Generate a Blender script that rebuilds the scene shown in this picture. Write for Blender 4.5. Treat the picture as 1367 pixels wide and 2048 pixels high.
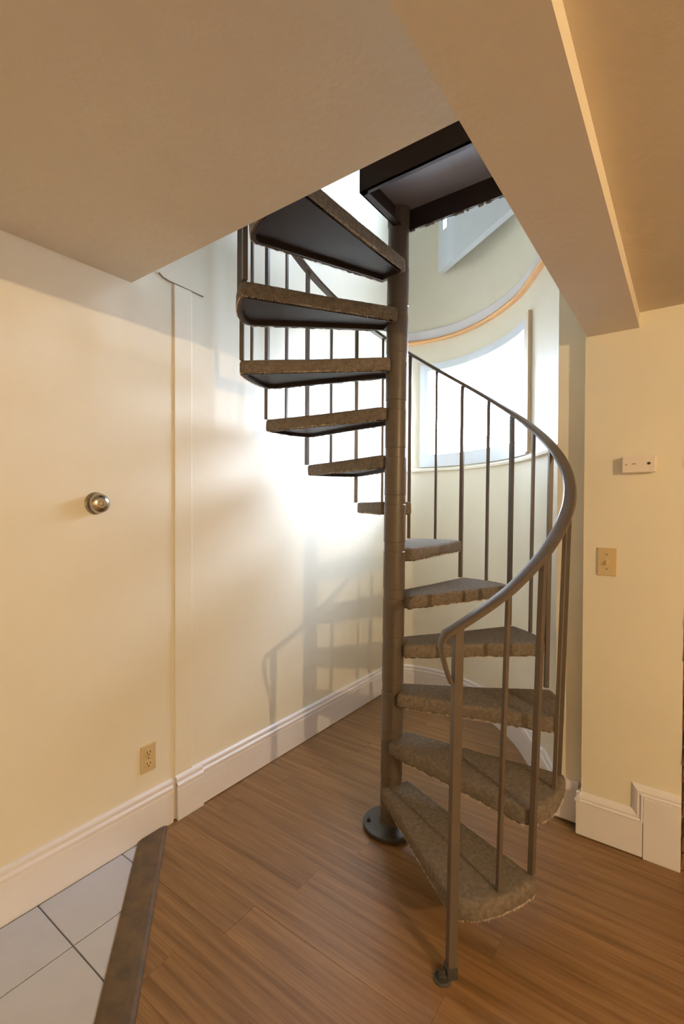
import bpy, bmesh, math, random
from mathutils import Vector, Matrix
from math import sin, cos, pi, radians as RAD
random.seed(7)
sc = bpy.context.scene
for o in list(bpy.data.objects): bpy.data.objects.remove(o, do_unlink=True)
COL = sc.collection

# ------------------------------------------------------------------ camera
CAM_H = 1.40
YAW, PITCH, ROLL, FPX = 0.62787, -0.01316, 0.00317, 951.99
fw = Vector((-sin(YAW)*cos(PITCH), cos(YAW)*cos(PITCH), sin(PITCH)))
rt = Vector((cos(YAW), sin(YAW), 0)); up = rt.cross(fw)
r2 = rt*cos(ROLL) + up*sin(ROLL); u2 = up*cos(ROLL) - rt*sin(ROLL)
cam_data = bpy.data.cameras.new('camera'); cam = bpy.data.objects.new('camera', cam_data); COL.objects.link(cam)
cam_data.sensor_fit = 'VERTICAL'; cam_data.sensor_height = 36.0; cam_data.lens = FPX/2048*36.0
cam_data.clip_start = 0.02
cam.matrix_world = Matrix(((r2.x, u2.x, -fw.x, 0), (r2.y, u2.y, -fw.y, 0), (r2.z, u2.z, -fw.z, CAM_H), (0, 0, 0, 1)))
sc.camera = cam

# ------------------------------------------------------------------ world, lamp and added fill
world = bpy.data.worlds.new('overcast_sky'); sc.world = world; world.use_nodes = True
bg = world.node_tree.nodes['Background']
bg.inputs[0].default_value = (0.69, 0.80, 1.0, 1); bg.inputs[1].default_value = 56.0

def lamp(name, loc, watts, rgb, radius):
    d = bpy.data.lights.new(name, 'POINT'); d.energy = watts; d.color = rgb; d.shadow_soft_size = radius
    o = bpy.data.objects.new(name, d); o.location = loc; COL.objects.link(o); return o
lamp('ceiling_lamp_light', (2.40, 0.06, 2.06), 185, (1.0, 0.73, 0.41), 0.012)      # lamp in the room to the right of the frame
lamp('rear_fill_light', (2.2, -1.9, 1.9), 14, (1.0, 0.78, 0.50), 0.16)          # added fill light, unseen, behind the camera

vs = sc.view_settings
vs.view_transform = 'Standard'; vs.look = 'None'; vs.gamma = 1.0; vs.use_curve_mapping = False
vs.exposure = 0.0
sc.cycles.max_bounces = 10; sc.cycles.diffuse_bounces = 8; sc.cycles.sample_clamp_indirect = 8.0

# ------------------------------------------------------------------ materials
def mat(name, base, rough=0.6, metal=0.0, var=0.0, vscale=(6, 6, 6), bump=0.0, bscale=60.0, detail=4.0, spec=0.5, rnd=0.0, base2=None):
    m = bpy.data.materials.new(name); m.use_nodes = True
    nt = m.node_tree; N = nt.nodes; L = nt.links; b = N['Principled BSDF']
    b.inputs['Base Color'].default_value = (*base, 1); b.inputs['Roughness'].default_value = rough
    b.inputs['Metallic'].default_value = metal; b.inputs['Specular IOR Level'].default_value = spec
    tc = N.new('ShaderNodeTexCoord')
    if var > 0 or base2 or rnd > 0:
        mp = N.new('ShaderNodeMapping'); mp.inputs['Scale'].default_value = vscale
        L.new(tc.outputs['Object'], mp.inputs[0])
        if rnd > 0:
            oi = N.new('ShaderNodeObjectInfo'); mu = N.new('ShaderNodeMath'); mu.operation = 'MULTIPLY'; mu.inputs[1].default_value = 37.0
            L.new(oi.outputs['Random'], mu.inputs[0])
            cx = N.new('ShaderNodeCombineXYZ')
            for i in range(3): L.new(mu.outputs[0], cx.inputs[i])
            L.new(cx.outputs[0], mp.inputs['Location'])
        nz = N.new('ShaderNodeTexNoise'); nz.inputs['Scale'].default_value = 1.0; nz.inputs['Detail'].default_value = detail
        nz.inputs['Roughness'].default_value = 0.65
        L.new(mp.outputs[0], nz.inputs['Vector'])
        rp = N.new('ShaderNodeValToRGB')
        lo = base2 if base2 else tuple(c*(1-var) for c in base); hi = base if base2 else tuple(min(1, c*(1+var)) for c in base)
        rp.color_ramp.elements[0].position = 0.3; rp.color_ramp.elements[1].position = 0.7
        rp.color_ramp.elements[0].color = (*lo, 1); rp.color_ramp.elements[1].color = (*hi, 1)
        L.new(nz.outputs['Fac'], rp.inputs[0]); out = rp.outputs[0]
        if rnd > 0:
            mr = N.new('ShaderNodeMapRange'); mr.inputs['To Min'].default_value = 1-rnd; mr.inputs['To Max'].default_value = 1+rnd
            L.new(oi.outputs['Random'], mr.inputs['Value'])
            hs = N.new('ShaderNodeHueSaturation'); L.new(mr.outputs[0], hs.inputs['Value']); L.new(out, hs.inputs['Color']); out = hs.outputs[0]
        L.new(out, b.inputs['Base Color'])
    if bump > 0:
        n2 = N.new('ShaderNodeTexNoise'); n2.inputs['Scale'].default_value = bscale; n2.inputs['Detail'].default_value = 3
        L.new(tc.outputs['Object'], n2.inputs['Vector'])
        bp = N.new('ShaderNodeBump'); bp.inputs['Strength'].default_value = bump; bp.inputs['Distance'].default_value = 0.004
        L.new(n2.outputs['Fac'], bp.inputs['Height']); L.new(bp.outputs[0], b.inputs['Normal'])
    return m

M_wall = mat('cream_wall_paint', (0.79, 0.75, 0.625), 0.55, var=0.03, vscale=(2, 2, 2), bump=0.05, bscale=90)
M_ceil = mat('ceiling_paint', (0.70, 0.63, 0.52), 0.8, var=0.03, vscale=(3, 3, 3), bump=0.25, bscale=45)
M_base = mat('white_gloss_trim_paint', (0.79, 0.775, 0.82), 0.35, var=0.02)
M_frame = mat('white_window_paint', (0.70, 0.76, 0.84), 0.4, var=0.02)
M_steel = mat('taupe_brown_steel_paint', (0.108, 0.084, 0.064), 0.38, var=0.08, vscale=(20, 20, 20), bump=0.04, bscale=150)
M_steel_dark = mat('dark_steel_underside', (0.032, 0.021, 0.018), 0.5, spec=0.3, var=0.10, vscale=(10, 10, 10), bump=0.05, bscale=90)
M_pan = mat('bounce_lit_platform_steel', (0.27, 0.255, 0.30), 0.4, var=0.06, vscale=(8, 8, 8))  # lighter and bluer than the other steel: bounced light put into the colour
M_plate = mat('charcoal_steel_plate', (0.048, 0.044, 0.040), 0.45, var=0.10, vscale=(15, 15, 15))
M_carpet = mat('taupe_carpet', (0.275, 0.230, 0.182), 0.95, base2=(0.145, 0.120, 0.094), vscale=(70, 70, 70), bump=0.9, bscale=420, detail=6, spec=0.1)
M_fringe = mat('carpet_yarn', (0.66, 0.58, 0.47), 0.95, var=0.15, vscale=(90, 90, 90), spec=0.1)
M_tile = mat('pale_grey_tile', (0.53, 0.555, 0.63), 0.25, var=0.05, vscale=(5, 5, 5), detail=6, rnd=0.03)
M_grout = mat('dark_grout', (0.06, 0.05, 0.042), 0.9, var=0.2, vscale=(60, 60, 60))
M_thresh = mat('worn_walnut_threshold', (0.165, 0.100, 0.047), 0.55, base2=(0.065, 0.050, 0.034), vscale=(14, 14, 14), bump=0.1, bscale=80, detail=6)
M_almond = mat('almond_plastic', (0.62, 0.49, 0.27), 0.35, var=0.02)
M_slot = mat('dark_slot', (0.05, 0.04, 0.03), 0.7, var=0.1)
M_white = mat('white_plastic', (0.80, 0.73, 0.66), 0.4, var=0.02)
M_knob = mat('brushed_nickel', (0.50, 0.46, 0.38), 0.22, metal=1.0, var=0.08, vscale=(30, 30, 30))
M_screw = mat('screw_metal', (0.35, 0.30, 0.2), 0.4, metal=0.6, var=0.1)
M_oak = mat('honey_wood_strip', (0.62, 0.33, 0.13), 0.45, var=0.15, vscale=(4, 4, 60), detail=3)
M_tan = mat('tan_casing_paint', (0.68, 0.55, 0.40), 0.6, var=0.05)
M_crack = mat('grey_crack', (0.36, 0.31, 0.25), 0.9, var=0.3, vscale=(60, 60, 60))
M_brick = mat('old_red_brick', (0.30, 0.15, 0.075), 0.9, base2=(0.12, 0.055, 0.03), vscale=(25, 25, 25), bump=0.6, bscale=60, rnd=0.35)
M_pave = mat('grey_concrete', (0.32, 0.31, 0.29), 0.9, var=0.1)
M_mortar = mat('sandy_mortar', (0.50, 0.40, 0.26), 0.95, var=0.2, vscale=(40, 40, 40), bump=0.6, bscale=120)

def wood_floor():
    m = bpy.data.materials.new('oak_laminate'); m.use_nodes = True
    nt = m.node_tree; N = nt.nodes; L = nt.links; b = N['Principled BSDF']
    tc = N.new('ShaderNodeTexCoord'); oi = N.new('ShaderNodeObjectInfo')
    mu = N.new('ShaderNodeMath'); mu.operation = 'MULTIPLY'; mu.inputs[1].default_value = 53.0; L.new(oi.outputs['Random'], mu.inputs[0])
    cx = N.new('ShaderNodeCombineXYZ'); L.new(mu.outputs[0], cx.inputs[0]); L.new(mu.outputs[0], cx.inputs[2])
    def noise(scale, det, rough=0.6):
        mp = N.new('ShaderNodeMapping'); mp.inputs['Scale'].default_value = scale
        L.new(tc.outputs['Object'], mp.inputs[0]); L.new(cx.outputs[0], mp.inputs['Location'])
        n = N.new('ShaderNodeTexNoise'); n.inputs['Scale'].default_value = 1; n.inputs['Detail'].default_value = det; n.inputs['Roughness'].default_value = rough
        n.inputs['Distortion'].default_value = 0.15
        L.new(mp.outputs[0], n.inputs['Vector']); return n.outputs['Fac']
    a = noise((1.6, 42, 1), 4); c = noise((5, 260, 1), 6, 0.8)
    mx = N.new('ShaderNodeMath'); mx.operation = 'MULTIPLY_ADD'; mx.inputs[1].default_value = 0.45
    L.new(c, mx.inputs[0])
    m2 = N.new('ShaderNodeMath'); m2.operation = 'MULTIPLY'; m2.inputs[1].default_value = 0.55; L.new(a, m2.inputs[0]); L.new(m2.outputs[0], mx.inputs[2])
    rp = N.new('ShaderNodeValToRGB'); e = rp.color_ramp.elements
    e[0].position = 0.32; e[0].color = (0.120, 0.060, 0.023, 1); e[1].position = 0.68; e[1].color = (0.37, 0.218, 0.098, 1)
    k = e.new(0.5); k.color = (0.245, 0.134, 0.057, 1)
    L.new(mx.outputs[0], rp.inputs[0])
    mr = N.new('ShaderNodeMapRange'); mr.inputs['To Min'].default_value = 0.95; mr.inputs['To Max'].default_value = 1.05; L.new(oi.outputs['Random'], mr.inputs['Value'])
    hs = N.new('ShaderNodeHueSaturation'); L.new(mr.outputs[0], hs.inputs['Value']); L.new(rp.outputs[0], hs.inputs['Color'])
    L.new(hs.outputs[0], b.inputs['Base Color'])
    b.inputs['Roughness'].default_value = 0.36; b.inputs['Specular IOR Level'].default_value = 0.45
    bp = N.new('ShaderNodeBump'); bp.inputs['Strength'].default_value = 0.08; bp.inputs['Distance'].default_value = 0.002
    L.new(mx.outputs[0], bp.inputs['Height']); L.new(bp.outputs[0], b.inputs['Normal'])
    return m
M_floor = wood_floor()

def glass():
    m = bpy.data.materials.new('window_glass'); m.use_nodes = True
    nt = m.node_tree; N = nt.nodes; L = nt.links; N.remove(N['Principled BSDF'])
    t = N.new('ShaderNodeBsdfTransparent'); t.inputs[0].default_value = (0.97, 0.98, 0.98, 1)
    g = N.new('ShaderNodeBsdfGlossy'); g.inputs['Roughness'].default_value = 0.02
    lw = N.new('ShaderNodeLayerWeight'); lw.inputs[0].default_value = 0.5
    pw = N.new('ShaderNodeMath'); pw.operation = 'POWER'; pw.inputs[1].default_value = 5.0; L.new(lw.outputs['Facing'], pw.inputs[0])
    f = N.new('ShaderNodeMath'); f.operation = 'MULTIPLY_ADD'; f.inputs[1].default_value = 0.6; f.inputs[2].default_value = 0.04; L.new(pw.outputs[0], f.inputs[0])
    x = N.new('ShaderNodeMixShader'); L.new(f.outputs[0], x.inputs[0]); L.new(t.outputs[0], x.inputs[1]); L.new(g.outputs[0], x.inputs[2])
    L.new(x.outputs[0], N['Material Output'].inputs[0]); return m
M_glass = glass()

# ------------------------------------------------------------------ helpers
def link(name, me, m, parent=None):
    o = bpy.data.objects.new(name, me); COL.objects.link(o)
    if m and not me.materials: me.materials.append(m)
    if parent: o.parent = parent
    return o
def obj(name, bm, m, parent=None, smooth=False):
    bmesh.ops.recalc_face_normals(bm, faces=bm.faces)
    me = bpy.data.meshes.new(name); bm.to_mesh(me); bm.free()
    if smooth:
        for p in me.polygons: p.use_smooth = True
        me.set_sharp_from_angle(angle=RAD(35))
    return link(name, me, m, parent)
def tag(o, label=None, cat=None, group=None, kind=None):
    for k, v in (('label', label), ('category', cat), ('group', group), ('kind', kind)):
        if v: o[k] = v
    return o
def struct(o, label=None): return tag(o, label, kind='structure')
def empty(name, loc=(0, 0, 0)):
    o = bpy.data.objects.new(name, None); COL.objects.link(o); o.location = loc; o.empty_display_size = 0.1; return o
def box(bm, x0, x1, y0, y1, z0, z1, bev=0.0):
    t = bmesh.new()
    v = [t.verts.new((x, y, z)) for z in (z0, z1) for x, y in ((x0, y0), (x1, y0), (x1, y1), (x0, y1))]
    for f in ((3, 2, 1, 0), (4, 5, 6, 7), (0, 1, 5, 4), (1, 2, 6, 5), (2, 3, 7, 6), (3, 0, 4, 7)): t.faces.new([v[i] for i in f])
    if bev: bmesh.ops.bevel(t, geom=list(t.edges), offset=bev, segments=2, affect='EDGES', profile=0.6)
    merge(bm, t)
def merge(bm, t, M=None):
    if M is not None: t.transform(M)
    me = bpy.data.meshes.new('tmp'); t.to_mesh(me); t.free(); bm.from_mesh(me); bpy.data.meshes.remove(me)
def prism(bm, pts, z0, z1):
    a = [bm.verts.new((p[0], p[1], z0)) for p in pts]; b = [bm.verts.new((p[0], p[1], z1)) for p in pts]; n = len(pts)
    bm.faces.new(a[::-1]); bm.faces.new(b)
    for i in range(n): bm.faces.new((a[i], a[(i+1) % n], b[(i+1) % n], b[i]))
def lathe(bm, prof, seg=32, M=None):
    t = bmesh.new(); rings = []
    for r, z in prof:
        rings.append([t.verts.new((r*cos(2*pi*i/seg), r*sin(2*pi*i/seg), z)) for i in range(seg)] if r > 1e-6 else [t.verts.new((0, 0, z))])
    for a, b in zip(rings, rings[1:]):
        for i in range(seg):
            j = (i+1) % seg
            if len(a) == 1 and len(b) > 1: t.faces.new((a[0], b[i], b[j]))
            elif len(b) == 1 and len(a) > 1: t.faces.new((a[i], a[j], b[0]))
            elif len(a) > 1: t.faces.new((a[i], a[j], b[j], b[i]))
    merge(bm, t, M)
def sweep(bm, rings):
    """rings: list of closed loops (lists of Vector), joined in turn and capped"""
    V = [[bm.verts.new(p) for p in r] for r in rings]; n = len(V[0])
    for a, b in zip(V, V[1:]):
        for i in range(n): bm.faces.new((a[i], a[(i+1) % n], b[(i+1) % n], b[i]))
    bm.faces.new(V[0][::-1]); bm.faces.new(V[-1])

# moulded baseboard section: (depth from wall, height)
BASE = [(0, 0), (.018, 0), (.018, .136), (.015, .140), (.015, .146), (.021, .150), (.021, .158), (.012, .166), (.012, .172), (.016, .176), (.014, .184), (.006, .190), (0, .190)]
def run_board(name, p0, p1, nrm, scale=1.0, extra=0.0, lift=0.0):
    bm = bmesh.new(); n = Vector((nrm[0], nrm[1], 0))
    sweep(bm, [[Vector((p[0], p[1], 0)) + n*(d*scale + (extra if d > 0 else 0)) + Vector((0, 0, z*scale + lift)) for d, z in BASE] for p in (p0, p1)])
    return obj(name, bm, M_base)

# ------------------------------------------------------------------ the curved bay outline (plan)
K = [(-1.88, 3.13), (-1.707, 3.215), (-1.54, 3.245), (-1.354, 3.227), (-1.152, 3.14), (-.98, 3.02), (-.83, 2.875), (-.734, 2.745), (-.65, 2.61), (-.56, 2.46), (-.48, 2.315)]
def catmull(K, n):
    Q = [Vector(p) for p in K]; Q = [2*Q[0]-Q[1]] + Q + [2*Q[-1]-Q[-2]]; o = []
    for i in range(len(K)-1):
        p0, p1, p2, p3 = Q[i:i+4]
        for j in range(n):
            t = j/n
            o.append(.5*((2*p1)+(p2-p0)*t+(2*p0-5*p1+4*p2-p3)*t*t+(3*p1-p0-3*p2+p3)*t**3))
    o.append(Q[-2]); return o
S = catmull(K, 10)
AR = [0.0]
for a, b in zip(S, S[1:]): AR.append(AR[-1]+(b-a).length)
A0 = 0.028                      # arc length where the bay leaves the left wall
ALEN = AR[-1]
def at(a, d=0.0):
    """point at arc length a, moved d into the room"""
    a = max(0.0, min(ALEN, a)); i = 0
    while i < len(AR)-2 and AR[i+1] < a: i += 1
    t = (a-AR[i])/(AR[i+1]-AR[i]); p = S[i].lerp(S[i+1], t)
    q0, q1 = S[max(0, i-2)], S[min(len(S)-1, i+3)]
    g = (q1-q0).normalized()
    return p + Vector((-g.y, g.x))*(-d)
def arc_steps(a0, a1, step=0.03):
    n = max(1, int(math.ceil((a1-a0)/step))); return [a0+(a1-a0)*i/n for i in range(n+1)]
def curved(bm, a0, a1, z0, z1, d0, d1, step=0.03):
    R = []
    for a in arc_steps(a0, a1, step):
        p, q = at(a, d0), at(a, d1)
        R.append([Vector((p.x, p.y, z0)), Vector((q.x, q.y, z0)), Vector((q.x, q.y, z1)), Vector((p.x, p.y, z1))])
    sweep(bm, R)
def curved_profile(bm, a0, a1, prof):
    R = []
    for a in arc_steps(a0, a1):
        r = []
        for d, z in prof:
            p = at(a, d); r.append(Vector((p.x, p.y, z)))
        R.append(r)
    sweep(bm, R)

XL, YR, ZL, ZB, ZR, TOP = -1.84, 2.24, 2.305, 2.114, 2.174, 4.9
WIN1 = (0.285, 1.362, 1.735, 2.445); WIN2 = (0.46, 1.32, 3.37, 3.98)

# ------------------------------------------------------------------ walls
bm = bmesh.new(); box(bm, XL-.12, XL, -3.1, 3.14, -.02, TOP)
struct(obj('wall_left', bm, M_wall), 'long cream wall on the left, lit by the window at its far end')

bm = bmesh.new()
aa = sorted(set([round(a, 4) for a in arc_steps(0.0, ALEN)] + [WIN1[0], WIN1[1], WIN2[0], WIN2[1]]))
zz = [-.02, WIN1[2], WIN1[3], WIN2[2], WIN2[3], TOP]
def wall_grid(d):
    return [[bm.verts.new((at(a, d).x, at(a, d).y, z)) for z in zz] for a in aa]
G0, G1 = wall_grid(-.015), wall_grid(-.10)
def hole(i, j):
    if i < 0 or j < 0 or i >= len(aa)-1 or j >= len(zz)-1: return True
    m, z = (aa[i]+aa[i+1])/2, (zz[j]+zz[j+1])/2
    return any(w[0] < m < w[1] and w[2] < z < w[3] for w in (WIN1, WIN2))
for i in range(len(aa)-1):
    for j in range(len(zz)-1):
        if hole(i, j): continue
        for G in (G0, G1): bm.faces.new((G[i][j], G[i+1][j], G[i+1][j+1], G[i][j+1]))
        for di, dj, e in ((-1, 0, ((i, j), (i, j+1))), (1, 0, ((i+1, j), (i+1, j+1))), (0, -1, ((i, j), (i+1, j))), (0, 1, ((i, j+1), (i+1, j+1)))):
            if hole(i+di, j+dj):
                (p, q), (r, s) = e
                bm.faces.new((G0[p][q], G0[r][s], G1[r][s], G1[p][q]))
struct(obj('wall_bay', bm, M_wall, smooth=True), 'curved cream bay wall behind the staircase')

bm = bmesh.new(); box(bm, -.474, 0.02, 2.298, 2.42, -.02, TOP); box(bm, -.357, -.008, YR, 2.33, -.02, TOP)
struct(obj('wall_right', bm, M_wall), 'narrow cream wall on the right with a light switch and thermostat')
# the rest of the room, behind and right of the camera
bm = bmesh.new(); box(bm, .6, 4.1, 2.26, 2.36, -.02, ZR+.1); struct(obj('wall_far_right', bm, M_wall))
bm = bmesh.new(); box(bm, 4.0, 4.1, -3.1, 2.3, -.02, ZR+.1); struct(obj('wall_side', bm, M_wall))
bm = bmesh.new(); box(bm, XL-.1, 4.1, -3.1, -3.0, -.02, TOP); struct(obj('wall_back', bm, M_wall))
# upper storey shell
bm = bmesh.new(); box(bm, .9, 1.0, -3.1, 2.42, 2.6, TOP); box(bm, 0.0, 1.0, 2.32, 2.42, 2.3, TOP); struct(obj('wall_upper', bm, M_wall))

# ------------------------------------------------------------------ ceilings
bm = bmesh.new(); box(bm, XL, -.34, -3.05, 1.073, ZL, 2.62)
struct(obj('ceiling', bm, M_ceil), 'low tan plaster ceiling left of the stair opening')
bm = bmesh.new(); box(bm, -.350, -.163, -3.05, YR, ZB, 2.62)
struct(obj('ceiling_beam', bm, M_ceil), 'dropped plaster beam running along the stair opening')
bm = bmesh.new(); box(bm, -.163, 4.05, -3.05, YR+.09, ZR, 2.62)
struct(obj('ceiling_right', bm, M_ceil), 'warm lit plaster ceiling on the right of the beam')
bm = bmesh.new(); box(bm, XL-.1, 1.0, -3.1, 3.4, TOP, TOP+.1); struct(obj('ceiling_upper', bm, M_wall))

# ------------------------------------------------------------------ floor: subfloor, planks, tiles, threshold
bm = bmesh.new(); box(bm, XL-.1, 4.1, -3.1, 3.4, -.08, -.006)
floor = struct(obj('floor', bm, M_grout), 'floor of brown wood planks with a pale tiled corner')
TA, TB = Vector((-1.84, 1.236)), Vector((-1.192, .699))         # right edge of the threshold
td = (TB-TA).normalized(); tn = Vector((-td.y, td.x))            # tn points to the plank side
def tx(y): return TA.x + (y-TA.y)*(td.x/td.y)                    # x of the threshold's plank-side edge at y
def clip(poly, p, n):
    out = []
    for i in range(len(poly)):
        a, b = poly[i], poly[(i+1) % len(poly)]; da, db = (a-p).dot(n), (b-p).dot(n)
        if da >= 0: out.append(a)
        if (da >= 0) != (db >= 0): out.append(a.lerp(b, da/(da-db)))
    return out
ROW, PL = 0.134, 1.25
y = 3.30; row = 0
while y > -3.0:
    y0, y1 = y-ROW, y
    near = y1 > -.4
    off = (row*0.47) % 1.0 * PL
    x = XL - PL + off - .02
    xs_end = 1.6 if near else 4.0
    step = PL if near else 9
    while x < xs_end:
        xa, xb = x, min(x+step, 4.0); x += step
        if y0 > 2.33:                                             # trim to the bay
            if xa > -.5: continue
            xb = min(xb, -.42)
        g = .0001; b = .0004
        def cutpoly(e):
            q = [Vector((max(xa, XL)+e, y0+e)), Vector((xb-e, y0+e)), Vector((xb-e, y1-e)), Vector((max(xa, XL)+e, y1-e))]
            return clip(q, TA + tn*e, tn) if y0 < TA.y else q
        if xb - XL < .03: continue
        top, inn = cutpoly(g), cutpoly(g+b)
        if len(top) < 3 or len(inn) < 3: continue
        bm = bmesh.new(); zt = random.uniform(-.0004, .0004)
        Cc = [bm.verts.new((p[0], p[1], zt)) for p in inn]; bm.faces.new(Cc)
        if len(top) == len(inn):
            n = len(top)
            A = [bm.verts.new((p[0], p[1], -.006)) for p in top]; B = [bm.verts.new((p[0], p[1], -.0007+zt)) for p in top]
            for i in range(n):
                j = (i+1) % n
                bm.faces.new((A[i], A[j], B[j], B[i])); bm.faces.new((B[i], B[j], Cc[j], Cc[i]))
        obj('plank', bm, M_floor, floor)
    y -= ROW; row += 1
    if not near: break
bm = bmesh.new(); prism(bm, [(tx(y)+.0, y), (tx(-3.0), -3.0), (4.0, -3.0), (4.0, y)], -.006, 0.0); obj('plank', bm, M_floor, floor)
bm = bmesh.new(); prism(bm, [(1.6+PL, y), (4.0, y), (4.0, 3.3), (1.6+PL, 3.3)], -.006, -.0005); obj('plank', bm, M_floor, floor)

TW = .105
T = .305; gx = -1.562; gy = .709
for i in range(-1, 12):
    for j in range(-12, 2):
        x0, x1 = gx+(i-0)*T, gx+(i+1)*T; y0, y1 = gy+j*T, gy+(j+1)*T
        q = [Vector((max(x0+.002, XL+.023), y0+.002)), Vector((x1-.002, y0+.002)), Vector((x1-.002, y1-.002)), Vector((max(x0+.002, XL+.023), y1-.002))]
        q = clip(q, TA - tn*(TW-.004), -tn)
        if len(q) < 3 or y0 < -3.0: continue
        bm = bmesh.new(); n = len(q); c = sum(q, Vector((0, 0)))/n
        A = [bm.verts.new((p.x, p.y, -.006)) for p in q]; B = [bm.verts.new((p.x, p.y, .001)) for p in q]
        Cc = [bm.verts.new((p.x, p.y, .0025)) for p in [p+(c-p).normalized()*.002 for p in q]]
        for k in range(n):
            l = (k+1) % n; bm.faces.new((A[k], A[l], B[l], B[k])); bm.faces.new((B[k], B[l], Cc[l], Cc[k]))
        bm.faces.new(Cc); obj('tile', bm, M_tile, floor)
# wooden threshold strip, sloped on the plank side
bm = bmesh.new()
prof = [(0, -.004), (0, .004), (-.012, .011), (-.030, .013), (-TW+.014, .013), (-TW, .008), (-TW, -.004)]
def tring(s, cutx=None):
    r = []
    for u, z in prof:
        p = TA + td*s + tn*u
        if cutx is not None: p = p + td*((cutx-p.x)/td.x)
        r.append(Vector((p.x, p.y, z)))
    return r
sweep(bm, [tring(0, XL+.019), tring(1.0), tring(4.2)])
tag(obj('trim_4', bm, M_thresh), 'dark worn wooden threshold strip between the white tiles and the wood floor', kind='structure')

# ------------------------------------------------------------------ baseboards
struct(run_board('baseboard_left', (XL, -3.0), (XL, 1.252), (1, 0)), 'white moulded baseboard along the left wall, before the wall strip')
bl = struct(run_board('baseboard_left_far', (XL, 1.268), (XL, 3.14), (1, 0), lift=.004), 'white moulded baseboard along the left wall, behind the staircase')
bm = bmesh.new()
sweep(bm, [[Vector((XL+.017+(d+.006), y, z+(.001 if z > 0 else 0))) for d, z in [(0, 0), (.004, 0), (.004, .136), (.001, .140), (.001, .146), (.007, .150), (.007, .158), (-.004, .166), (-.004, .172), (0.0, .176), (-.002, .184), (-.008, .191), (-.01, .191)]] for y in (1.268, 1.408)])
obj('board_block', bm, M_base, bl)
bm = bmesh.new(); curved_profile(bm, A0, ALEN-.004, [(d-.015, z) for d, z in BASE]); struct(obj('baseboard_bay', bm, M_base), 'white moulded baseboard curving along the bay wall')
bm = bmesh.new(); box(bm, -.474, -.3745, 2.278, 2.300, 0.012, .19, .004); struct(obj('baseboard_jamb', bm, M_base), 'short white baseboard block beside the bay')
# right baseboard: low run stepping up to a tall end block
bm = bmesh.new()
box(bm, -.374, -.133, YR-.020, YR+.03, .004, .142, .002); box(bm, -.3735, -.350, YR+.029, 2.299, .005, .141)
br = struct(obj('baseboard_right', bm, M_base), 'white baseboard under the light switch, stepping up to a tall block')
bm = bmesh.new(); box(bm, -.131, -.009, YR-.022, YR, 0.0, .246, .002); obj('end_block', bm, M_base, br)
bm = bmesh.new()
mp = [(0, 0), (.020, 0), (.022, .006), (.015, .012), (.017, .020), (.012, .030), (.004, .040), (0, .040)]   # depth, offset along in-plane normal
path = [Vector((-.374, .142)), Vector((-.131, .142)), Vector((-.131, .246)), Vector((-.009, .246))]
nr = [Vector((0, 1)), Vector((-1, 1)), Vector((-1, 1)), Vector((0, 1))]
sweep(bm, [[Vector((p.x+n.x*h, YR-d, p.y+n.y*h)) for d, h in mp] for p, n in zip(path, nr)])
sweep(bm, [[Vector((-.357-d, yy, .142+h)) for d, h in mp] for yy in (YR-.021, 2.318)])
obj('cap_moulding', bm, M_base, br)

# ------------------------------------------------------------------ left wall strip with crack line
bm = bmesh.new(); box(bm, XL-.005, XL+.007, 1.268, 1.360, .189, 2.372, .003)
t1 = struct(obj('trim_1', bm, M_wall), 'flat vertical strip on the left wall between two fine edges')
bm = bmesh.new()
pts = [(1.195, 2.392), (1.215, 2.380), (1.245, 2.376), (1.30, 2.374), (1.36, 2.373), (1.425, 2.371)]
sweep(bm, [[Vector((XL-.001, y, z-.002)), Vector((XL+.008, y, z-.0015)), Vector((XL+.007, y, z+.002)), Vector((XL-.001, y, z+.003))] for y, z in pts])
obj('crack_line', bm, M_crack, t1)  # raised sliver coloured dark to stand for a crack in the wall

# ------------------------------------------------------------------ bay trim and windows
bm = bmesh.new(); curved_profile(bm, A0+.03, ALEN-.002, [(-.016, 1.655), (.006, 1.658), (.008, 1.672), (.004, 1.680), (-.016, 1.686)]); struct(obj('trim_3', bm, M_wall), 'thin ledge curving along the bay wall under the window')
bm = bmesh.new(); curved_profile(bm, A0+.03, ALEN-.002, [(-.016, 2.612), (.014, 2.612), (.020, 2.622), (.014, 2.634), (-.016, 2.634)]); struct(obj('trim_2', bm, M_oak), 'honey coloured wood strip curving round the bay above the window')
bm = bmesh.new(); curved_profile(bm, A0+.03, ALEN-.002, [(-.016, 2.634), (.0, 2.634), (.0, 2.700), (-.006, 2.708), (-.016, 2.708)]); struct(obj('baseboard_upper', bm, M_base), 'pale upstairs baseboard above the curved wood strip')

def window(name, w, fr, label, bottom=None):
    a0, a1, z0, z1 = w; zb = z0+(bottom or fr)
    bm = bmesh.new()
    curved(bm, a0-.012, a1, z1-fr, z1+.006, -.06, .0); curved(bm, a0-.012, a1, z0-.006, zb, -.06, .0)
    curved(bm, a0-.012, a0+fr, zb, z1-fr, -.06, .0); curved(bm, a1-fr, a1, zb, z1-fr, -.06, .0)
    root = struct(obj(name, bm, M_frame), label)
    bm = bmesh.new(); curved(bm, a0+fr-.003, a1-fr+.003, zb-.003, z1-fr+.003, -.045, -.040); obj('pane', bm, M_glass, root)
    return root
w1 = window('window_1', WIN1, .047, 'wide curved window with white frame in the bay wall, glowing white with daylight')
bm = bmesh.new(); curved(bm, WIN1[1]+.001, WIN1[1]+.036, 1.70, 2.47, -.016, .006); obj('casing_strip', bm, M_tan, w1)
bm = bmesh.new(); curved(bm, WIN1[0]-.012, WIN1[1], 1.690, 1.729, -.016, .004); obj('sill', bm, M_frame, w1)
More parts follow.
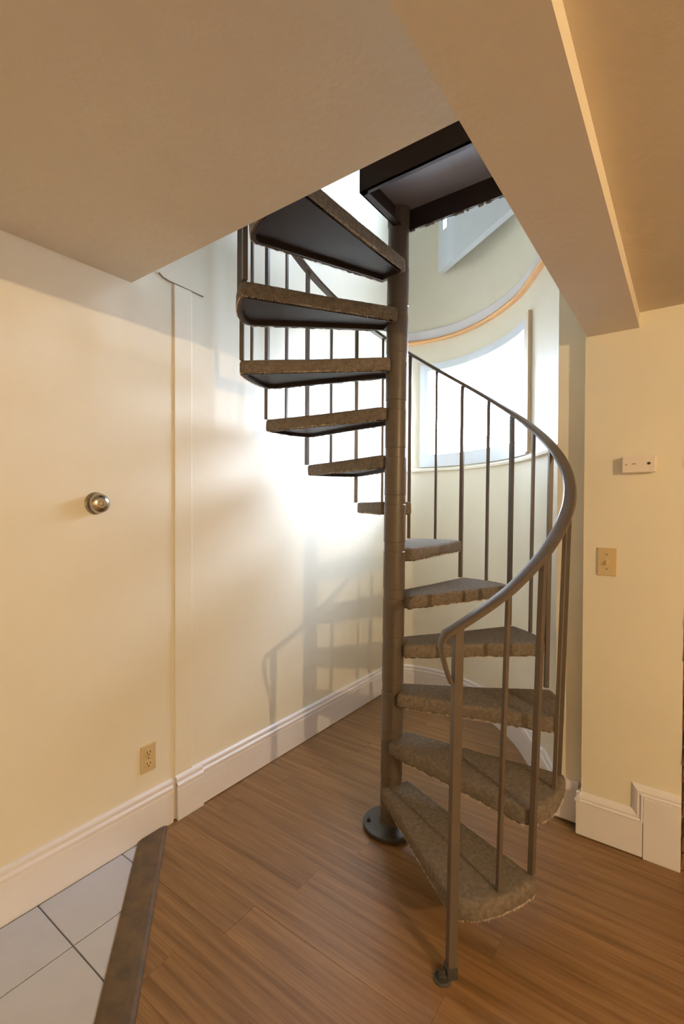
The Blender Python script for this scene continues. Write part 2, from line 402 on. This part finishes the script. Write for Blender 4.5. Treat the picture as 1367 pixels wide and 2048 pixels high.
# outside: cornice over the curved window, eave added upstairs to cut skylight, pavement below
bm = bmesh.new(); curved(bm, .03, ALEN-.03, 2.49, 2.58, -.46, -.09); struct(obj('trim_5', bm, M_frame), 'cornice outside the bay above the curved window')
bm = bmesh.new(); curved(bm, .03, ALEN-.03, 4.07, 4.15, -.50, -.09); struct(obj('trim_6', bm, M_frame), 'added overhang outside the bay, unseen, cutting high daylight into the upstairs window')
bm = bmesh.new(); box(bm, -25, 25, 3.75, 40, -.9, -.8); struct(obj('ground', bm, M_pave), 'grey pavement outside the bay window')
def portal(name, w):          # tells the renderer where the sky comes in; gives no light of its own
    p, q = at(w[0], -.11), at(w[1], -.11); d = (q-p).normalized(); n = Vector((d.y, -d.x))
    if n.dot(Vector((-1, -1))) < 0: n = -n
    m = (p+q)/2; m = m - n*(max((m-at(a, -.11)).dot(n) for a in arc_steps(w[0], w[1]))+.01)
    L = bpy.data.lights.new(name, 'AREA'); L.shape = 'RECTANGLE'; L.size = (q-p).length+.25; L.size_y = w[3]-w[2]+.06; L.cycles.is_portal = True
    o = bpy.data.objects.new(name, L); COL.objects.link(o)
    o.matrix_world = Matrix(((-d.x, 0, -n.x, m.x), (-d.y, 0, -n.y, m.y), (0, 1, 0, (w[2]+w[3])/2), (0, 0, 0, 1)))
portal('window_portal', WIN1); portal('upper_window_portal', WIN2)
# upstairs window: a flat frame set as a chord across the curved bay
Pa, Pb = at(.435, .0), at(1.36, .0); wd = (Pb-Pa); wl = wd.length; wd.normalize(); wn = Vector((wd.y, -wd.x))
if wn.dot(Vector((-1, -1))) < 0: wn = -wn
def flat(bm, u0, u1, z0, z1, d0, d1):
    prism(bm, [tuple(Pa+wd*u+wn*d) for u, d in ((u0, d0), (u1, d0), (u1, d1), (u0, d1))], z0, z1)
bm = bmesh.new()
zb2 = WIN2[2]
flat(bm, -.0, wl, 3.095, zb2, -.02, .025); flat(bm, 0, wl, WIN2[3]-.06, WIN2[3]+.02, -.02, .025)
flat(bm, 0, .062, zb2, WIN2[3]-.06, -.02, .025); flat(bm, wl-.06, wl, zb2, WIN2[3]-.06, -.02, .025)
w2 = struct(obj('window_2', bm, M_frame), 'upstairs window with a deep white bottom panel, seen under the top platform')
bm = bmesh.new(); flat(bm, .05, wl-.05, zb2-.01, WIN2[3]-.05, -.004, .0); obj('pane', bm, M_glass, w2)
bm = bmesh.new(); prism(bm, [tuple(at(a, -.018)) for a in arc_steps(.435, 1.36)] + [tuple(Pb), tuple(Pa)], 3.335, 3.36); prism(bm, [tuple(at(a, -.018)) for a in arc_steps(.435, 1.36)] + [tuple(Pb), tuple(Pa)], WIN2[3]+.01, WIN2[3]+.03); obj('light_stop', bm, M_frame, w2)  # added blockers that stop daylight leaking behind the flat panel
for u0, u1 in ((.09, .215), (.250, .35), (.45, .52), (.62, .69)):
    bm = bmesh.new(); flat(bm, u0, u1, zb2, WIN2[3]-.06, -.012, .015); obj('mullion', bm, M_frame, w2)

# ------------------------------------------------------------------ brick pier at the right edge
bm = bmesh.new(); box(bm, -.008, .62, 2.262, 2.36, -.02, ZR+.05)
pier = struct(obj('wall_brick', bm, M_mortar), 'old brick pier at the right edge of the picture')
bme = []
for v in range(4):
    bm = bmesh.new(); box(bm, 0, .205, -.0, .030, 0, .057, .005)
    for q in bm.verts: q.co += Vector((random.uniform(-.004, .004), random.uniform(-.003, .003), random.uniform(-.003, .003)))
    bmesh.ops.recalc_face_normals(bm, faces=bm.faces); me = bpy.data.meshes.new('brick'); bm.to_mesh(me); bm.free(); me.materials.append(M_brick); bme.append(me)
for k in range(32):
    x = -.007 if k % 2 == 0 else -.113
    while x < .60:
        x0, x1 = max(x, -.007), min(x+.205, .617)
        if x1-x0 > .03:
            o = link('brick', random.choice(bme), None, pier); o.scale = ((x1-x0)/.205, 1, 1)
            o.location = (x0+random.uniform(0, .004), 2.238+random.uniform(-.004, .004), .006+k*.067)
        x += .215

# ------------------------------------------------------------------ spiral staircase
CX, CY, RB, RISE = -1.020, 1.808, .671, .2025
STEP = RAD(25.936); PHI0 = RAD(-42.185)
st = tag(empty('spiral_staircase', (CX, CY, 0)), 'brown steel spiral staircase with carpeted wedge treads and curved handrail on the wood floor', 'staircase')
LEAN = Vector((.81, .587, 0))*.0143              # the old staircase stands a little out of plumb
def off(z): return LEAN*(z-1.4)*(1.0 if z < 1.4 else .2)
def lean_matrix(p0, p1, ang):
    z = (p1-p0).normalized(); x = Vector((cos(ang), sin(ang), 0)); y = z.cross(x).normalized(); x = y.cross(z)
    return Matrix(((x.x, y.x, z.x, p0.x), (x.y, y.y, z.y, p0.y), (x.z, y.z, z.z, p0.z), (0, 0, 0, 1)))
# pole (local coordinates from here on: axis at 0,0)
bm = bmesh.new(); lathe(bm, [(0, .01), (.045, .01), (.045, 2.60), (.0475, 2.60), (.0475, 2.69), (.03, 2.70), (0, 2.70)], 40)
pole = obj('pole', bm, M_steel, st, True); pole.matrix_basis = lean_matrix(off(0), LEAN*.25+Vector((0, 0, 2.6)), 0)
for k in range(12):
    bm = bmesh.new(); z = (k+1)*RISE
    lathe(bm, [(.0445, z-.175 if k else z-.10), (.0468, z-.172 if k else z-.097), (.0468, z-.012), (.0445, z-.010)], 40); obj('sleeve', bm, M_steel, pole, True)
bm = bmesh.new(); lathe(bm, [(.0, 0), (.106, 0), (.106, .008), (.120, .008), (.120, .019), (.117, .022), (.056, .022), (.050, .026), (.046, .034), (0, .034)], 48)
bp = obj('base_plate', bm, M_plate, st, True); bp.location = off(0)
for a in (125, 215, 305, 35):
    bm = bmesh.new(); lathe(bm, [(0, .021), (.011, .021), (.011, .024), (.008, .025), (.008, .033), (.005, .035), (0, .035)], 6); o = obj('bolt', bm, M_steel_dark, bp)
    o.location = (.095*cos(RAD(a)), .095*sin(RAD(a)), 0)

def outline(scale_off=0.0, trail=13.0):
    P = [(-68, .070), (-13.6, .632), (-11.6, .657), (-8, .672), (-4, .679), (0, .682), (4, .683), (8, .684), (11.5, .684), (trail, .680), (68, .070)]
    pts = [Vector((r*cos(RAD(a)), r*sin(RAD(a)))) for a, r in P]
    if scale_off:
        c = Vector((.42, 0)); out = []
        n = len(pts)
        for i in range(n):
            e0 = (pts[i]-pts[i-1]).normalized(); e1 = (pts[(i+1) % n]-pts[i]).normalized()
            nn = (Vector((e0.y, -e0.x))+Vector((e1.y, -e1.x))); nn = nn/max(.35, nn.length_squared)*2
            out.append(pts[i]-nn*scale_off)
        pts = out
    return pts
def dense(pts, step):
    out = []
    for i in range(len(pts)):
        a, b = pts[i], pts[(i+1) % len(pts)]; n = max(1, int((b-a).length/step))
        out += [a.lerp(b, k/n) for k in range(n)]
    return out
THK = .056
def tread_meshes(seed, trail=13.0):
    rnd = random.Random(seed)
    o0 = dense(outline(0, trail), .012); o1 = dense(outline(0.0, trail), .012); n = len(o0)
    c = Vector((.36, 0))
    bm = bmesh.new(); rings = []
    def ring(ins, z, jz=0.0, jr=0.0):
        r = []
        for p in o0:
            d = (c-p); q = p + d.normalized()*(ins + rnd.uniform(-jr, jr)); r.append(bm.verts.new((q.x, q.y, z+rnd.uniform(-jz, jz))))
        return r
    R = [ring(.020, -THK+.004, .001), ring(.004, -THK+.001, .0028, .002), ring(0, -THK+.008, .002, .0015), ring(0, -.030, .0005, .001), ring(0, -.012, .0004, .001), ring(.003, -.004, .0005, .001), ring(.011, 0, .0005), ring(.03, .0005, .0005)]
    for a, b in zip(R, R[1:]):
        for i in range(n): bm.faces.new((a[i], a[(i+1) % n], b[(i+1) % n], b[i]))
    bm.faces.new(R[-1])
    bmesh.ops.triangulate(bm, faces=[bm.faces[-1]] if False else [f for f in bm.faces if len(f.verts) > 4])
    bmesh.ops.recalc_face_normals(bm, faces=bm.faces)
    m1 = bpy.data.meshes.new('tread'); bm.to_mesh(m1); bm.free(); m1.materials.append(M_carpet)
    for p in m1.polygons: p.use_smooth = True
    # steel pan let into the underside, with a folded lip
    bm = bmesh.new(); pan = outline(.016, trail)
    n = len(pan); pin = outline(.024, trail)
    A = [bm.verts.new((p.x, p.y, -THK+.003)) for p in pan]; B = [bm.verts.new((p.x, p.y, -THK-.001)) for p in pan]; C_ = [bm.verts.new((p.x, p.y, -THK-.001)) for p in pin]; D = [bm.verts.new((p.x, p.y, -THK+.014)) for p in pin]
    for X, Y in ((A, B), (B, C_), (C_, D)):
        for i in range(n): bm.faces.new((X[i], X[(i+1) % n], Y[(i+1) % n], Y[i]))
    bm.faces.new(D)
    bmesh.ops.recalc_face_normals(bm, faces=bm.faces); bmesh.ops.reverse_faces(bm, faces=bm.faces) if False else None
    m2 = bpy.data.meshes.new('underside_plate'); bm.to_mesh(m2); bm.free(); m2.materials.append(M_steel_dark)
    # frayed yarn along the lower edge
    bm = bmesh.new(); ed = dense(outline(.003, trail), .0042)
    for p in ed:
        if p.length < .09: continue
        for q in range(2):
            h = rnd.uniform(.002, .0075) if rnd.random() < .93 else rnd.uniform(.006, .012)
            a = rnd.uniform(0, 2*pi); w = .0017
            d = (p-c).normalized()*rnd.uniform(-.002, .0035)
            b0 = Vector((p.x+cos(a)*w, p.y+sin(a)*w, -THK+.006)); b1 = Vector((p.x-cos(a)*w, p.y-sin(a)*w, -THK+.006)); b2 = Vector((p.x-sin(a)*w, p.y+cos(a)*w, -THK+.006))
            tip = Vector((p.x+d.x, p.y+d.y, -THK+.002-h))
            v = [bm.verts.new(x) for x in (b0, b1, b2, tip)]
            bm.faces.new((v[0], v[1], v[3])); bm.faces.new((v[1], v[2], v[3])); bm.faces.new((v[2], v[0], v[3]))
    m3 = bpy.data.meshes.new('carpet_fringe'); bm.to_mesh(m3); bm.free(); m3.materials.append(M_fringe)
    return m1, m2, m3
TM = [tread_meshes(s) for s in range(3)]; TLAST = tread_meshes(9, 18.5)
for k in range(12):
    ms = TLAST if k == 11 else TM[k % 3]
    t = link('tread', ms[0], None, st); t.location = off((k+1)*RISE) + Vector((0, 0, (k+1)*RISE)); t.rotation_euler = (0, 0, RAD(-30.0)+STEP*k)
    link('underside_plate', ms[1], None, t)
    f = link('carpet_fringe', ms[2], None, t); f['kind'] = 'stuff'

# balusters: a thick one at each joint between treads, a thin one in the middle of each tread
ANG = [PHI0+STEP*i/2 for i in range(25)]
ADJ = [-2.2, -.5, -.45, 2.2, -1.2, 0, 1.45, .8, .6, .2, .3, 0, -.15, .2, .3, .3, .3, -.4, -.25, -.5, -.8, -.5, -.3]
for i, a in enumerate(ADJ): ANG[i] += RAD(a)
RAIL0 = 1.036
def bar(w, h):
    bm = bmesh.new(); box(bm, -w/2, w/2, -w/2, w/2, 0, h, .0012)
    bmesh.ops.recalc_face_normals(bm, faces=bm.faces); me = bpy.data.meshes.new('baluster'); bm.to_mesh(me); bm.free(); me.materials.append(M_steel); return me
BM_J, BM_M = bar(.0185, RAIL0+.004), bar(.0130, RAIL0-RISE/2+.004)
for i in range(1, 25):
    R_ = RB + (.006 if 2 <= i <= 5 else 0)
    z0 = (i//2)*RISE if i % 2 == 0 else ((i+1)//2)*RISE
    o = link('baluster', BM_J if i % 2 == 0 else BM_M, None, st); 
    z1 = RAIL0+RISE*i/2; rf = R_ - (.016 if i <= 4 else 0); u = Vector((cos(ANG[i]), sin(ANG[i]), 0))
    o.matrix_basis = lean_matrix(u*rf+off(z0)+Vector((0, 0, z0)), u*R_+off(z1)+Vector((0, 0, z1)), ANG[i])
# newel post on the floor
J0 = Vector((RB*cos(ANG[0]), RB*sin(ANG[0]), 0))
bm = bmesh.new(); box(bm, -.0135, .0135, -.0135, .0135, .0, RAIL0+.004, .0015)
nw = obj('newel_post', bm, M_steel, st); nw.matrix_basis = lean_matrix(J0+off(0), J0+off(RAIL0)+Vector((0, 0, RAIL0)), ANG[0])
bm = bmesh.new(); cm = Matrix.Translation((.006, -.030, 0))
lathe(bm, [(0, 0), (.026, 0), (.026, .004), (.022, .007), (0, .007)], 20, cm)
lathe(bm, [(0, .007), (.014, .007), (.014, .014), (.010, .016), (.010, .026), (.007, .028), (0, .028)], 6, cm)
box(bm, -.016, .016, -.034, .016, 0, .006, .001); box(bm, -.0155, .0155, -.018, .0155, 0, .034, .002)
obj('foot_clamp', bm, M_plate, nw)
# handrail
PR = [(-.021, 0), (.021, 0), (.0225, .004), (.0225, .010), (.018, .0155), (.008, .018), (-.008, .018), (-.018, .0155), (-.0225, .010), (-.0225, .004)]
path = []                                     # point, radial vector
for s in range(0, 24*6+1):
    f = s/6.0; a = PHI0+STEP*f/2
    blend = max(0, 1-f); a += RAD(-2.2)*blend
    R_ = RB + .006*max(0, 1-abs(f-3.5)/3.5)
    zz_ = RAIL0+RISE*f/2; path.append((Vector((R_*cos(a), R_*sin(a), zz_))+off(zz_), Vector((cos(a), sin(a), 0))))
rad0 = path[0][1]; tdir = (path[0][0]-path[1][0]).normalized(); th = Vector((tdir.x, tdir.y, 0)).normalized()
p0 = path[0][0]
loop = [p0+tdir*.018]
for s, dz in ((.034, -.017), (.043, -.026), (.0475, -.038), (.047, -.055), (.041, -.085), (.033, -.112), (.024, -.138), (.0165, -.155)):
    loop.append(p0 + th*s + Vector((0, 0, dz)))
path = [(p, rad0) for p in reversed(loop)] + path
bm = bmesh.new(); rings = []
for i, (p, rv) in enumerate(path):
    a = path[max(0, i-1)][0]; b = path[min(len(path)-1, i+1)][0]; tg = (b-a).normalized()
    upv = rv.cross(tg).normalized()
    nloop = len(loop)
    k = 1.0 if i >= nloop-2 else .50 + .5*max(0, (i-2))/(nloop-4)     # the end scroll is a narrower flat bar
    kz = 1.0 if i >= nloop-2 else .65
    rings.append([p + rv*(u*k) + upv*(v*kz) for u, v in PR])
sweep(bm, rings); obj('handrail', bm, M_steel, st, True)

# top platform: a steel pan with deep flanges and carpet on top (local coordinates)
X0, X1, Y0, Y1, Z0 = .004, .70, -.302, .030, 2.582
bm = bmesh.new()
box(bm, X0, X1, Y0, Y0+.006, Z0, Z0+.150); box(bm, X0, X1, Y1-.006, Y1, Z0, Z0+.095)
box(bm, X0, X0+.006, Y0, Y1, Z0, Z0+.095); box(bm, X1-.006, X1, Y0, Y1, Z0, Z0+.095)
box(bm, X0, X0+.030, Y0, Y1, Z0, Z0+.005); box(bm, X0, X1, Y0, Y0+.022, Z0, Z0+.005)
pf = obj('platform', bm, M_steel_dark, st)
bm = bmesh.new(); box(bm, X0+.006, X1-.006, Y0+.006, Y1-.006, Z0+.085, Z0+.094); obj('underside_plate', bm, M_pan, pf)
bm = bmesh.new(); box(bm, X0-.006, X1, Y0, Y1+.008, Z0+.0945, Z0+.110, .004)
for q in range(70):
    x = X0+(X1-X0)*q/70
    box(bm, x, x+.0095, Y1+.0005, Y1+.006+random.uniform(0, .002), Z0-.002+random.uniform(-.004, .006), Z0+.10)
obj('carpet', bm, M_carpet, pf)
bm = bmesh.new(); box(bm, -.016+CX, -.350, 1.073, CY+Y0, Z0+.112, Z0+.145); box(bm, -.350, .0, 1.073, 2.24, 2.60, Z0+.145)
struct(obj('floor_upper', bm, M_ceil), 'edge of the upper floor behind the top platform')

# ------------------------------------------------------------------ small wall things
rotL = Matrix.Rotation(RAD(90), 4, 'Y')      # lathe axis to +X
kn = tag(empty('door_knob', (XL, .925, 1.406)), 'round brushed metal knob fixed alone on the cream left wall', 'knob')
bm = bmesh.new(); lathe(bm, [(0, 0), (.043, 0), (.043, .003), (.038, .008), (.016, .010), (0, .010)], 36, rotL); obj('rosette', bm, M_knob, kn, True)
bm = bmesh.new(); lathe(bm, [(.014, .009), (.014, .013), (.024, .016), (.034, .021), (.038, .029), (.036, .037), (.028, .044), (.018, .0465), (.017, .045), (.010, .045), (.008, .047), (0, .0475)], 40, rotL); obj('knob', bm, M_knob, kn, True)

ol = tag(empty('wall_outlet', (XL, 1.140, .330)), 'almond double power outlet low on the left wall above the baseboard', 'outlet')
bm = bmesh.new(); box(bm, 0, .006, -.035, .035, -.0565, .0565, .0025); obj('cover_plate', bm, M_almond, ol)
for z in (.024, -.024):
    bm = bmesh.new(); t = bmesh.new(); lathe(t, [(0, .005), (.0165, .005), (.0165, .0075), (.015, .0085), (0, .0085)], 28); merge(bm, t, rotL)
    so = obj('socket', bm, M_almond, ol); so.location = (0, 0, z)
    bm = bmesh.new(); box(bm, .0075, .0090, -.0085, -.0055, -.002, .008); box(bm, .0075, .0090, .0055, .0085, -.002, .007); box(bm, .0075, .0090, -.003, .003, -.011, -.006)
    obj('slots', bm, M_slot, so)
bm = bmesh.new(); lathe(bm, [(0, .005), (.0035, .005), (.0035, .0075), (0, .008)], 14, rotL); obj('screw', bm, M_screw, ol)

rotY = Matrix.Rotation(RAD(90), 4, 'X')      # lathe axis to -Y
sw = tag(empty('light_switch', (-.268, YR, 1.172)), 'almond light switch plate on the right cream wall below the thermostat', 'switch')
bm = bmesh.new(); box(bm, -.035, .035, -.007, 0, -.0575, .0575, .0025); obj('cover_plate', bm, M_almond, sw)
bm = bmesh.new(); box(bm, -.006, .006, -.0085, -.006, -.013, .013, .0008); t = bmesh.new(); box(t, -.0042, .0042, -.018, 0, -.005, .005, .001); merge(bm, t, Matrix.Translation((0, -.005, 0)) @ Matrix.Rotation(RAD(28), 4, 'X')); obj('toggle', bm, M_almond, sw)
for z in (.030, -.030):
    bm = bmesh.new(); lathe(bm, [(0, .006), (.0034, .006), (.0034, .0082), (0, .0088)], 14, rotY); o = obj('screw', bm, M_screw, sw); o.location = (0, 0, z)

th_ = tag(empty('wall_thermostat', (-.158, YR, 1.568)), 'white rectangular wall thermostat above the light switch', 'thermostat')
bm = bmesh.new(); box(bm, -.052, .052, -.012, 0, -.029, .029, .002); obj('back_plate', bm, M_white, th_)
bm = bmesh.new(); box(bm, -.057, .057, -.032, -.010, -.0325, .0325, .0035); cv = obj('cover', bm, M_white, th_)
bm = bmesh.new(); lathe(bm, [(0, .0315), (.0055, .0315), (.005, .0345), (0, .035)], 18, rotY); o = obj('button', bm, M_slot, th_); o.location = (.034, 0, .002)
bm = bmesh.new(); box(bm, -.047, -.039, -.0326, -.0315, -.003, .001); box(bm, -.024, -.010, -.0326, -.0315, -.0005, .0035); obj('slots', bm, M_crack, th_)
